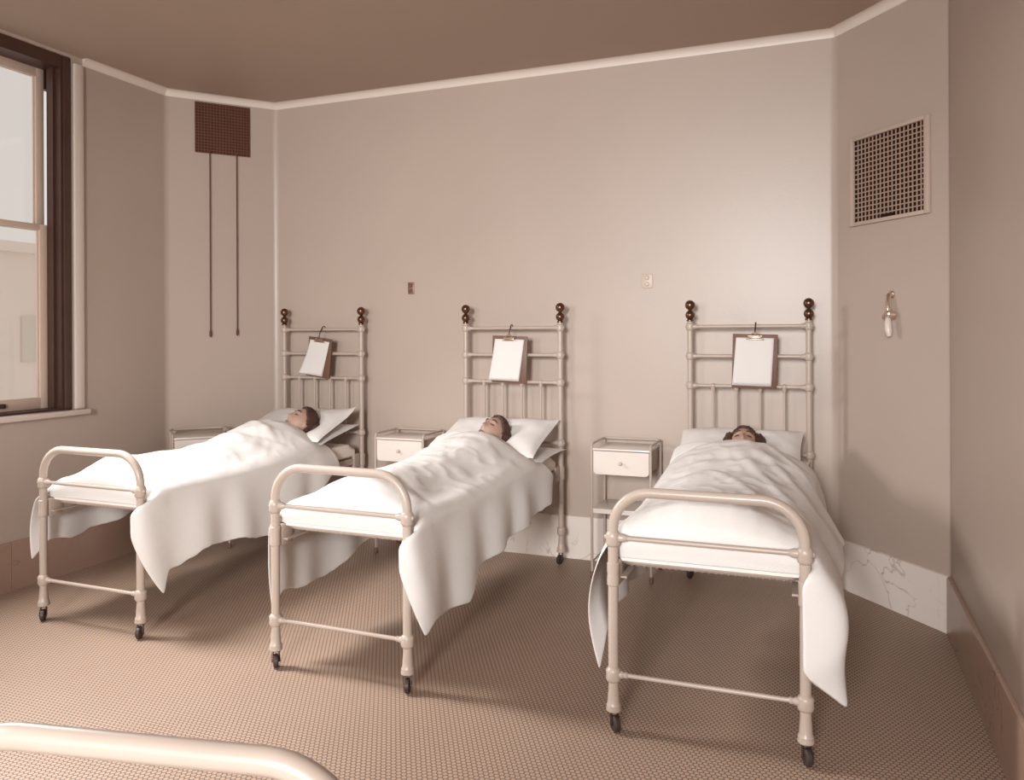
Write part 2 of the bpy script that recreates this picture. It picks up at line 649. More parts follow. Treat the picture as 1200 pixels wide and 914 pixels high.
far_building(-34, -26, 15.2, 21.0, 4.4, 'pale building seen through the left window, taller one', 3, 3, 1.6)
far_building(-40, -32, 21.4, 33.0, 3.4, 'lower pale building beyond the taller one, outside the window', 3, 5, 1.5)


# ------------------------------------------------------------------ ventilator grilles
def wall_frame(a, b, px, py, z):
    """matrix with x along wall a->b (as seen from the room left to right), y into the wall, z up"""
    d = (Vector(b) - Vector(a)).normalized()
    n = -inward(a, b)
    return Matrix(((d.x, n.x, 0, px), (d.y, n.y, 0, py), (0, 0, 1, z), (0, 0, 0, 1)))


def on_line(a, b, px):
    t = (px - a[0]) / (b[0] - a[0])
    return a[1] + t * (b[1] - a[1])


# left: dark bronze grille high on the slanted corner, two pull cords
gx = -4.2245
mt = wall_frame(P_BL, P_LB, gx, on_line(P_BL, P_LB, gx), 3.053)
g = empty('ventilator_grille')
g.matrix_world = mt
tag(g, 'dark bronze ventilator grille with pull cords high on the left corner wall', 'vent')
W2, H2 = 0.196, 0.187
bm = bmesh.new()
box(bm, -W2 + .004, W2 - .004, -0.004, -0.0008, -H2 + .004, H2 - .004)
build('duct_shade_panel', bm, M['duct_shade'], g, sm=False)  # flat panel on the wall, its brown stands in for shade inside
bm = bmesh.new()
for i in range(19):
    x = -W2 + i * 2 * W2 / 18
    box(bm, x - .0026, x + .0026, -0.008, -0.0042, -H2, H2)
for i in range(18):
    z = -H2 + i * 2 * H2 / 17
    box(bm, -W2, W2, -0.0076, -0.0047, z - .0026, z + .0026)
build('lattice', bm, M['grille_dark'], g, sm=False)
for xx, zb in ((-0.096, 1.487 - 3.053), (0.096, 1.497 - 3.053)):
    bm = bmesh.new()
    tube(bm, [(xx, -0.02, -H2 + .012), (xx, -0.022, -0.8), (xx, -0.02, zb + .05)], 0.0042, 8)
    lathe(bm, [(.004, 0), (.008, .008), (.0095, .03), (.006, .05), (.003, .056)], (xx, -0.02, zb), (0, 0, 1), 10)
    tube(bm, [(xx, -0.005, -H2 + .012), (xx, -0.022, -H2 + .012)], 0.005, 8)
    build('pull_cord', bm, M['cord'], g)

# right: pale pierced register
gx = 0.333
mt = wall_frame(P_RB, P_BR, gx, on_line(P_RB, P_BR, gx), 2.362)
g = empty('ventilator_grille')
g.matrix_world = mt
tag(g, 'pale pierced ventilator grille in white frame high on the right corner wall', 'vent')
W2, H2 = 0.284, 0.253
hw, hh = 0.253, 0.232
bm = bmesh.new()
box(bm, -hw, hw, -0.003, -0.0008, -hh, hh)
build('duct_shade_panel', bm, M['shade_and_handle'], g, sm=False)  # thin sheet, no real opening: darkness of the holes is painted on
bm = bmesh.new()
box(bm, -W2, -hw, -0.02, -0.0008, -H2, H2, .003)
box(bm, hw, W2, -0.02, -0.0008, -H2, H2, .003)
box(bm, -hw - .001, hw + .001, -0.02, -0.0008, -H2, -hh, .003)
box(bm, -hw - .001, hw + .001, -0.02, -0.0008, hh, H2, .003)
build('frame', bm, M['grille_white'], g)
bm = bmesh.new()
for i in range(1, 18):
    x = -hw + i * 2 * hw / 18
    box(bm, x - .0037, x + .0037, -0.0065, -0.0032, -hh, hh)
for i in range(1, 17):
    z = -hh + i * 2 * hh / 17
    box(bm, -hw, hw, -0.0061, -0.0036, z - .0034, z + .0034)
build('lattice', bm, M['grille_tan'], g, sm=False)
bm = bmesh.new()
box(bm, -.045, .045, -0.018, -0.011, -hh - .004, -hh + .018, .002)
build('slide_handle', bm, M['shade_and_handle'], g)

# nickel lever fitting under the right grille
gx = 0.345
mt = wall_frame(P_RB, P_BR, gx, on_line(P_RB, P_BR, gx), 1.60)
g = empty('lever_valve')
g.matrix_world = mt
tag(g, 'small nickel lever fitting on the right corner wall below the pale grille', 'valve')
bm = bmesh.new()
lathe(bm, [(.032, 0), (.032, .004), (.026, .009), (.018, .012), (.012, .013)], (-0.03, -0.0008, -.012), (0, -1, 0), 20)
build('wall_plate', bm, M['nickel'], g)
bm = bmesh.new()
lathe(bm, [(.022, 0), (.021, .005), (.012, .009)], (0.0, -0.0008, .105), (0, -1, 0), 18)
build('wall_plate', bm, M['nickel'], g)
bm = bmesh.new()
tube(bm, [(-.03, -.01, -.012), (-.02, -.03, -.016), (.005, -.036, -.014), (.022, -.036, -.008)], .015, 12)
tube(bm, [(0, -.008, .105), (.002, -.024, .1), (.008, -.034, .06), (.022, -.036, -.004)], .0145, 12)
lathe(bm, [(.012, -.026), (.023, -.022), (.026, 0), (.023, .022), (.012, .026)], (.022, -.036, -.006), (0, -1, 0), 18)
build('valve_body', bm, M['nickel'], g)
bm = bmesh.new()
tube(bm, [(.022, -.046, -.01), (.027, -.054, -.05), (.034, -.058, -.09), (.040, -.058, -.122)], .01, 12, radii=[.011, .018, .0195, .011])
build('lever', bm, M['white_trim'], g)


# push plates on the back wall
def push_plate(x, z, w, h, pm, bmn, label):
    r = empty('switch_plate', (x, YB, z))
    tag(r, label, 'switch')
    bm = bmesh.new()
    box(bm, -w, w, -0.006, -0.0008, -h, h, .003)
    build('plate', bm, pm, r)
    for zz in (-h * .45, h * .45):
        bm = bmesh.new()
        lathe(bm, [(.013, 0), (.013, .004), (.010, .010), (.004, .012)], (0, -0.0055, zz), (0, -1, 0), 16)
        build('button', bm, bmn, r)
    return r


push_plate(-2.786, 1.835, .026, .043, M['plate_dark'], M['button_dark'], 'small dark push button plate on the back wall between left and middle beds')
push_plate(-1.062, 1.838, .036, .046, M['plate_pale'], M['button'], 'small pale push button plate on the back wall between middle and right beds')


# ------------------------------------------------------------------ beds
BW = 0.682       # between leg centres
BL = 2.0         # foot to head
ZJ, ZA, ZL = 0.73, 0.906, 0.214
BEDS = [
    dict(o=(-3.845, 3.011), rz=math.radians(-0.6), name='left'),
    dict(o=(-2.3155, 2.962), rz=math.radians(-0.9), name='middle'),
    dict(o=(-0.7458, 2.941), rz=math.radians(0.5), name='right'),
]


def leg_bm(x, y, ztop, r):
    bm = bmesh.new()
    lathe(bm, [(r * .9, .075), (.0285, .077), (.030, .085), (.027, .092), (.0285, .098), (.023, .108), (r * 1.12, .135), (r, .165),
               (r, ZL - .03), (r + .006, ZL - .026), (r + .010, ZL - .016), (r + .008, ZL), (r + .010, ZL + .014), (r + .005, ZL + .022), (r, ZL + .026), (r, ztop)],
          (x, y, 0), (0, 0, 1), 18)
    return bm


def caster(parent, x, y, ang):
    bm = bmesh.new()
    d = Vector((math.cos(ang), math.sin(ang), 0))
    s = Vector((-d.y, d.x, 0))
    c = Vector((x, y, 0)) + d * 0.014 + Vector((0, 0, 0.031))
    for sg in (-1, 1):
        tube(bm, [Vector((x, y, .078)) + s * sg * .012, c + s * sg * .016], .0045, 8)
    tube(bm, [(x, y, .07), (x, y, .085)], .016, 12)
    tube(bm, [c - s * .02, c + s * .02], .005, 8)
    co = build('caster', bm, M['wire'], parent)
    bm = bmesh.new()
    lathe(bm, [(.010, -.012), (.024, -.012), (.0305, -.007), (.031, 0), (.0305, .007), (.024, .012), (.010, .012)], c, s, 22)
    build('wheel', bm, M['rubber'], co)


def make_bed():
    root = empty('hospital_bed')
    E_ = M['enamel']
    r = 0.0195
    # foot bow
    bm = bmesh.new()
    R = 0.145
    pts = [(0, 0, ZJ - .03), (0, 0, ZA - R - .04)]
    for i in range(0, 13):
        a = PI - i * PI / 24
        pts.append((R + R * math.cos(a), 0, ZA - R + R * math.sin(a)))
    for i in range(0, 13):
        a = PI / 2 - i * PI / 24
        pts.append((BW - R + R * math.cos(a), 0, ZA - R + R * math.sin(a)))
    pts += [(BW, 0, ZA - R - .04), (BW, 0, ZJ - .03)]
    tube(bm, pts, r, 18)
    for x in (0, BW):
        lathe(bm, [(r, -.034), (r + .005, -.03), (r + .009, -.02), (r + .007, -.008), (r + .010, 0), (r + .007, .012), (r + .004, .02), (r, .024)], (x, 0, ZJ), (0, 0, 1), 18)
        sg = -1 if x == 0 else 1
        ball(bm, (x + sg * .024, 0, ZJ), .011, 10)
    build('foot_bow', bm, E_, root)
    # rails of the foot
    bm = bmesh.new()
    tube(bm, [(0.015, 0, ZJ), (BW - .015, 0, ZJ)], .0095, 12)
    for x, sg in ((0, 1), (BW, -1)):
        lathe(bm, [(.017, .018), (.017, .036), (.013, .05), (.0096, .056)], (x, 0, ZJ), (sg, 0, 0), 12)
    build('foot_rail', bm, E_, root)
    bm = bmesh.new()
    tube(bm, [(0.015, 0, ZL), (BW - .015, 0, ZL)], .0088, 12)
    for x, sg in ((0, 1), (BW, -1)):
        lathe(bm, [(.015, .020), (.015, .034), (.011, .04), (.013, .05), (.0088, .056)], (x, 0, ZL), (sg, 0, 0), 12)
    build('stretcher', bm, E_, root)
    # legs (foot legs reach the bow, head legs run on as posts)
    for x in (0, BW):
        l = build('leg', leg_bm(x, 0, ZJ - .03, r), E_, root)
        caster(l, x, 0, -0.9 if x == 0 else -1.2)
    for x in (0, BW):
        bm = leg_bm(x, BL, 1.575, .0170)
        for zz in (1.540, 1.361, 1.181, .786):
            lathe(bm, [(.017, -.024), (.022, -.02), (.0255, -.008), (.0235, 0), (.0255, .008), (.022, .02), (.017, .024)], (x, BL, zz), (0, 0, 1), 16)
            sg = -1 if x == 0 else 1
            ball(bm, (x + sg * .021, BL, zz), .009, 8)
        p = build('leg', bm, E_, root)
        caster(p, x, BL, -1.9)
        bm = bmesh.new()
        lathe(bm, [(.017, 1.572), (.021, 1.575), (.021, 1.581), (.015, 1.585), (.018, 1.589)] + ball_prof(.0285, 1.611, 8, -50, 60) +
              [(.012, 1.639), (.010, 1.643), (.013, 1.646)] + ball_prof(.0305, 1.672, 9, -62, 84), (x, BL, 0), (0, 0, 1), 20)
        build('finial', bm, M['brass'], p)
    # head rails
    for zz, rr in ((1.540, .0105), (1.361, .0115), (1.181, .0105), (.786, .0095)):
        bm = bmesh.new()
        tube(bm, [(.014, BL, zz), (BW - .014, BL, zz)], rr, 12)
        for x, sg in ((0, 1), (BW, -1)):
            lathe(bm, [(.016, .018), (.016, .032), (.012, .044), (rr, .052)], (x, BL, zz), (sg, 0, 0), 12)
        build('head_rail', bm, E_, root)
    for i in range(1, 5):
        x = BW * i / 5
        bm = bmesh.new()
        tube(bm, [(x, BL, .786), (x, BL, 1.181)], .0072, 10)
        for zz, sg in ((1.181, -1), (.786, 1)):
            ball(bm, (x, BL, zz), .0165, 12)
            lathe(bm, [(.014, .008), (.011, .028), (.0074, .036)], (x, BL, zz), (0, 0, sg), 10)
        build('spindle', bm, E_, root)
    # side rails with corner castings
    for x, sg in ((0, 1), (BW, -1)):
        bm = bmesh.new()
        box(bm, x - .004 + sg * .012, x + .004 + sg * .012, .03, BL - .03, .570, .612)
        box(bm, min(x + sg * .012, x + sg * .045), max(x + sg * .012, x + sg * .045), .03, BL - .03, .570, .577)
        for y0, y1 in ((.0, .10), (BL - .10, BL)):
            box(bm, x - .012 + sg * .010, x + .012 + sg * .010, y0 + (.018 if y0 == 0 else 0), y1 - (0 if y0 == 0 else .018), .545, .640, .005)
        for yy in (0, BL):
            lathe(bm, [(.0198, -.044), (.0235, -.040), (.0235, -.012), (.0222, 0), (.0235, .012), (.0235, .040), (.0198, .044)], (x, yy, .592), (0, 0, 1), 16)
        build('side_rail', bm, M['enamel'], root)
    # woven wire spring
    bm = bmesh.new()
    for i in range(25):
        x = .05 + i * (BW - .10) / 24
        tube(bm, [(x, .10, .602), (x, BL - .10, .602)], .0035, 6)
    for yy in (.16, BL / 2, BL - .16):
        box(bm, .02, BW - .02, yy - .012, yy + .012, .588, .596)
    build('wire_spring', bm, M['iron'], root)
    return root


BED_LABEL = [
    'white iron hospital bed with brass knobs nearest the window, the leftmost',
    'white iron hospital bed with brass knobs in the middle of the row',
    'white iron hospital bed with brass knobs beside the slanted right corner',
]
proto_bed = make_bed()
bed_roots = []
for i, bd in enumerate(BEDS):
    o = proto_bed if i == 0 else copy_tree(proto_bed)
    o.location = (*bd['o'], 0)
    o.rotation_euler = (0, 0, bd['rz'])
    tag(o, BED_LABEL[i], 'bed', 'iron hospital beds along the back wall')
    bed_roots.append(o)
# fourth bed, only its foot bow shows at the bottom left of the picture
near_bed = copy_tree(proto_bed)
near_bed.location = (-0.585, 0.935, 0)
near_bed.rotation_euler = (0, 0, math.radians(191))
tag(near_bed, 'white iron bed nearest the camera, only its rounded foot tube showing', 'bed')


def bed_mtx(i):
    bd = BEDS[i]
    return Matrix.Translation((*bd['o'], 0)) @ Matrix.Rotation(bd['rz'], 4, 'Z')


def interp(tab, t):
    if t <= tab[0][0]:
        return tab[0][1]
    for (a, va), (b, vb) in zip(tab, tab[1:]):
        if t <= b:
            s = (t - a) / (b - a)
            s = s * s * (3 - 2 * s)
            return va + (vb - va) * s
    return tab[-1][1]


def interp_lin(tab, t):
    """tab of (t, tuple)"""
    if t <= tab[0][0]:
        return tab[0][1]
    for (a, va), (b, vb) in zip(tab, tab[1:]):
        if t <= b:
            s = (t - a) / (b - a)
            return tuple(p + (q - p) * s for p, q in zip(va, vb))
    return tab[-1][1]


MT = 0.712     # mattress top


def make_mattress(mtx, label):
    bm = bmesh.new()
    nx, ny = 24, 60
    def pt(u, v, top):
        x, y = .012 + u * (BW - .024), .048 + v * (BL - .048 - .075)
        e = min(u, 1 - u) * (BW - .02)
        f = min(v, 1 - v) * (BL - .16)
        d = min(e, f)
        rr = .04
        q = 1 - max(0, 1 - d / rr)
        dz = rr * (1 - math.sqrt(max(0, 1 - (1 - q) ** 2)))
        w = .003 * noise.noise(Vector((x * 5, y * 5, 0)))
        return (x, y, (MT - dz + w) if top else (.607 + dz * .6))
    grids = []
    for top in (True, False):
        grids.append([[bm.verts.new(pt(i / nx, j / ny, top)) for j in range(ny + 1)] for i in range(nx + 1)])
    for g in grids:
        for i in range(nx):
            for j in range(ny):
                bm.faces.new((g[i][j], g[i + 1][j], g[i + 1][j + 1], g[i][j + 1]))
    a, b = grids
    for i in range(nx):
        bm.faces.new((a[i][0], a[i + 1][0], b[i + 1][0], b[i][0]))
        bm.faces.new((a[i][ny], a[i + 1][ny], b[i + 1][ny], b[i][ny]))
    for j in range(ny):
        bm.faces.new((a[0][j], a[0][j + 1], b[0][j + 1], b[0][j]))
        bm.faces.new((a[nx][j], a[nx][j + 1], b[nx][j + 1], b[nx][j]))
    o = build('mattress', bm, M['ticking'])
    o.matrix_world = mtx
    return tag(o, label, 'mattress', 'mattresses on the iron beds')


def make_pillow(mtx, y0, z0, y1, z1, x0, x1, tt, tb, label, dent=None, seed=0, corners=(0, 0, 0, 0), name='pillow'):
    """slab pillow between its lower edge (y0,z0) and upper edge (y1,z1)"""
    bm = bmesh.new()
    nx, ny = 44, 30
    d = Vector((0, y1 - y0, z1 - z0))
    n = Vector((0, -(z1 - z0), y1 - y0)).normalized()
    rows = {}
    for top in (1, 0):
        for i in range(nx + 1):
            for j in range(ny + 1):
                u, v = i / nx, j / ny
                U, V = 2 * u - 1, 2 * v - 1
                # sides pinched in between the corners
                pin = .018 * (1 - U * U) * V
                pinx = .016 * (1 - V * V) * U
                x = x0 + (x1 - x0) * u - pinx
                c = Vector((x, y0, z0)) + d * v - d.normalized() * pin
                th = ((1 - abs(U) ** 3.2) * (1 - abs(V) ** 3.2)) ** .6
                w = .006 * noise.noise(Vector((u * 4 + seed, v * 4, seed))) + .004 * noise.noise(Vector((u * 11 + seed, v * 7, 3)))
                cu = corners[0] * (1 - u) * (1 - v) + corners[1] * u * (1 - v) + corners[2] * (1 - u) * v + corners[3] * u * v
                cu *= (abs(U) * abs(V)) ** 3
                off = th * ((tt + w) if top else -tb) + cu
                p = c + n * off
                if dent is not None:
                    g = math.exp(-((p.x - dent[0]) / .115) ** 2 - ((p.y - dent[1]) / .13) ** 2)
                    if top:
                        p -= n * (dent[2] * g * min(1, th * 1.4))
                if top or not (i in (0, nx) or j in (0, ny)):
                    rows[(top, i, j)] = bm.verts.new(p)
                else:
                    rows[(0, i, j)] = rows[(1, i, j)]
    for top in (1, 0):
        for i in range(nx):
            for j in range(ny):
                q = [rows[(top, i, j)], rows[(top, i + 1, j)], rows[(top, i + 1, j + 1)], rows[(top, i, j + 1)]]
                bm.faces.new(q if top else q[::-1])
    o = build(name, bm, M['linen'])
    o.matrix_world = mtx
    return tag(o, label, 'pillow')


def body_height(y, tab):
    return interp(tab, y)


WB = [(0.0, .26), (.15, .22), (.5, .2), (.8, .23), (1.2, .27), (1.4, .28), (1.6, .22)]


def make_cover(mtx, label, hb, left, right, wr, seed, cx=.34, yend=1.58, edip=.08, flareL=.05, flareR=.05, leadL=.06, leadR=.06, endR=0.0, endL=0.0, front=.643, bulge=(0, 0), wrap=(0, 0), pil=None, wide=1.0, fall=9):
    """hb: body height table; left/right: [(t,(x_out,y,z))] hem lines from foot to head"""
    bm = bmesh.new()
    NT, NX, NH = 90, 44, 18
    XA, XB = -.030, BW + .030
    Y0 = .046

    def yline(x, t):
        ye = yend - edip * math.exp(-((x - cx) / .12) ** 2)
        if x > cx:
            ye += endR * ((x - cx) / .34) ** 1.5
        else:
            ye += endL * ((cx - x) / .34) ** 1.5
        return Y0 + (ye - Y0) * t

    def top(x, y):
        b = body_height(y, hb)
        w = interp(WB, y) * wide
        e = max(b - MT, 0) * math.exp(-(abs(x - cx) / w) ** 2.5)
        z = MT + .012 + e
        # edge roll
        ed = min(x - XA, XB - x)
        if ed < .06:
            q = 1 - ed / .06
            z -= .030 * q * q
        f = y - Y0
        if f < .07:
            q = 1 - f / .07
            z -= .030 * q * q
        # wrinkles fanning over the body
        k = wr(x, y) if wr else 0
        nn = noise.noise(Vector((x * 11 + seed, y * 8, seed * 2)))
        k += .007 * (1 - min(1, abs(nn) * 3.2)) ** 2 * min(1, y / .3) * (1 if ed > .06 else ed / .06)
        if pil is not None and y > pil[0] + .01:
            py0, pz0, py1, pz1, px0, px1, ptt, dent = pil
            v = min(1, (y - py0) / (py1 - py0))
            U, V2 = 2 * (x - px0) / (px1 - px0) - 1, 2 * v - 1
            if abs(U) < 1 and x < cx + .10:
                zp = pz0 + (pz1 - pz0) * v + ptt * ((1 - abs(U) ** 3.2) * (1 - abs(V2) ** 3.2)) ** .6 + .016
                zp -= dent[2] * math.exp(-((x - dent[0]) / .115) ** 2 - ((y - dent[1]) / .13) ** 2)
                if zp > z:
                    z = zp
        return z + k + .004 * noise.noise(Vector((x * 9 + seed, y * 5, seed)))

    V = {}
    for j in range(NT + 1):
        t = j / NT
        for i in range(NX + 1):
            x = XA + (XB - XA) * i / NX
            y = yline(x, t)
            V[('t', j, i)] = bm.verts.new((x, y, top(x, y)))
    for j in range(NT):
        for i in range(NX):
            bm.faces.new((V[('t', j, i)], V[('t', j, i + 1)], V[('t', j + 1, i + 1)], V[('t', j + 1, i)]))
    # side hangs
    for side, hem, flare, lead, i0, sg in (('l', left, flareL, leadL, 0, -1), ('r', right, flareR, leadR, NX, 1)):
        for j in range(NT + 1):
            t = j / NT
            a = V[('t', j, i0)].co.copy()
            hx, hy, hz = interp_lin(hem, t)
            prev = None
            for k2 in range(1, NH + 1):
                v = k2 / NH
                y = a.y + (hy - a.y) * v
                z = a.z + (hz - a.z) * v
                x = a.x + (hx - a.x) * v ** 1.3
                amp = flare * v ** 0.8 * min(1.0, (a.z - hz) / .3)
                ph = y * 17 + 2.2 * noise.noise(Vector((y * 2.1, seed, 0)))
                x += sg * (amp * (.5 + .5 * math.sin(ph + seed)) * .8 + .010 * math.sin(PI * v))
                x += sg * .008 * noise.noise(Vector((y * 6, z * 5, seed + 4))) * v
                z += (.012 * noise.noise(Vector((y * 7 + seed, 1, 2))) + .007 * noise.noise(Vector((y * 22 + seed, 3, 2)))) * v ** 3
                y -= lead * min(1, v / .10) * (1 - v) ** .8 * math.exp(-t * 11)
                x += sg * bulge[0 if sg < 0 else 1] * math.sin(PI * v ** .9) * math.exp(-t * fall)
                wp = wrap[0 if sg < 0 else 1]
                if wp and t < .07:
                    g2 = min(1, v / .08) * max(0, min(1, (1 - v) / (1 - wp)))
                    s1 = 1 - t / .07
                    y += (-.050 - y) * g2 * s1
                    xin = BW - .012 if sg > 0 else .012
                    xo = max(x, BW + .040) if sg > 0 else min(x, -.040)
                    V[(side, j, k2)] = bm.verts.new((xo + (xin - xo) * g2 * s1 ** 4, y, z))
                    continue
                if sg < 0:
                    x = min(x, -.034)
                else:
                    x = max(x, BW + .034)
                V[(side, j, k2)] = bm.verts.new((x, y, z))
            V[(side, j, 0)] = V[('t', j, i0)]
        for j in range(NT):
            for k2 in range(NH):
                q = [V[(side, j, k2)], V[(side, j + 1, k2)], V[(side, j + 1, k2 + 1)], V[(side, j, k2 + 1)]]
                bm.faces.new(q if sg > 0 else q[::-1])
    # front drop tucked behind the foot rail
    NF = 6
    for k2 in range(1, NF + 1):
        v = k2 / NF
        for i in range(0, NX + 1):
            a = V[('t', 0, i)].co
            V[('f', k2, i)] = bm.verts.new((a.x, Y0 - .008 * math.sin(PI * min(1, v * 1.2)) , a.z + (front - a.z) * v))
    for i in range(0, NX + 1):
        V[('f', 0, i)] = V[('t', 0, i)]
    for k2 in range(NF):
        for i in range(0, NX):
            bm.faces.new((V[('f', k2, i)], V[('f', k2 + 1, i)], V[('f', k2 + 1, i + 1)], V[('f', k2, i + 1)]))
    o = build('coverlet', bm, M['coverlet'], sm=True)
    for p in o.data.polygons:
        p.use_smooth = True
    sol = o.modifiers.new('cloth_thickness', 'SOLIDIFY')
    sol.thickness = .005
    sol.offset = 1.0
    sub = o.modifiers.new('soften', 'SUBSURF')
    sub.levels = sub.render_levels = 1
    o.matrix_world = mtx
    return tag(o, label, 'blanket')


# ------------------------------------------------------------------ people
def head_shape(bm, mtx):
    nu, nv = 56, 44
    G = lambda d, s: math.exp(-(d / s) ** 2)
    rows = []
    for j in range(nv + 1):
        th = PI * j / nv
        row = []
        for i in range(nu):
            ph = 2 * PI * i / nu
            d = Vector((math.sin(th) * math.cos(ph), math.sin(th) * math.sin(ph), math.cos(th)))
            x, y, z = d.x * .074, d.y * .094, d.z * .112
            if z < 0:
                q = min(1, -z / .112)
                x *= 1 - .30 * q ** 1.6
                if y > 0:
                    y *= 1 - .45 * q
                else:
                    y *= 1 + .10 * q
            if y < 0:
                fwd = 0
                fwd += .024 * G(x, .011) * G(z + .030, .018)
                fwd += .012 * G(x, .009) * G(z + .005, .026)
                fwd -= .010 * (G(x - .031, .016) + G(x + .031, .016)) * G(z - .008, .014)
                fwd += .005 * (G(x - .031, .010) + G(x + .031, .010)) * G(z - .006, .009)
                fwd += .005 * G(abs(x) - .03, .022) * G(z - .030, .009)
                fwd += .006 * G(x, .022) * G(z + .062, .007)
                fwd -= .004 * G(x, .024) * G(z + .067, .0035)
                fwd += .006 * G(x, .018) * G(z + .074, .007)
                fwd += .009 * G(x, .020) * G(z + .100, .014)
                y -= fwd * (1 if abs(d.y) > .2 else abs(d.y) / .2)
            row.append(bm.verts.new(mtx @ Vector((x, y, z))))
        rows.append(row)
    for j in range(nv):
        for i in range(nu):
            q = [rows[j][i], rows[j + 1][i], rows[j + 1][(i + 1) % nu], rows[j][(i + 1) % nu]]
            try:
                bm.faces.new(q)
            except ValueError:
                pass
    for sg in (-1, 1):
        m2 = mtx @ Matrix.Translation((sg * .075, .012, -.012)) @ Matrix.Rotation(sg * .35, 4, 'Z')
        g = bmesh.ops.create_uvsphere(bm, u_segments=12, v_segments=8, radius=1)
        for v in g['verts']:
            v.co = m2 @ Vector((v.co.x * .009, v.co.y * .018, v.co.z * .030))


def capsule(bm, a, b, ra, rb):
    a, b = Vector(a), Vector(b)
    n = max(2, int((b - a).length / .02))
    pts = [a.lerp(b, i / n) for i in range(n + 1)]
    tube(bm, pts, ra, 14, True, [ra + (rb - ra) * i / n for i in range(n + 1)])
    ball(bm, a, ra, 14)
    ball(bm, b, rb, 14)


def evaluated(o, mods):
    dg = bpy.context.evaluated_depsgraph_get()
    dg.update()
    me = bpy.data.meshes.new_from_object(o.evaluated_get(dg))
    return me


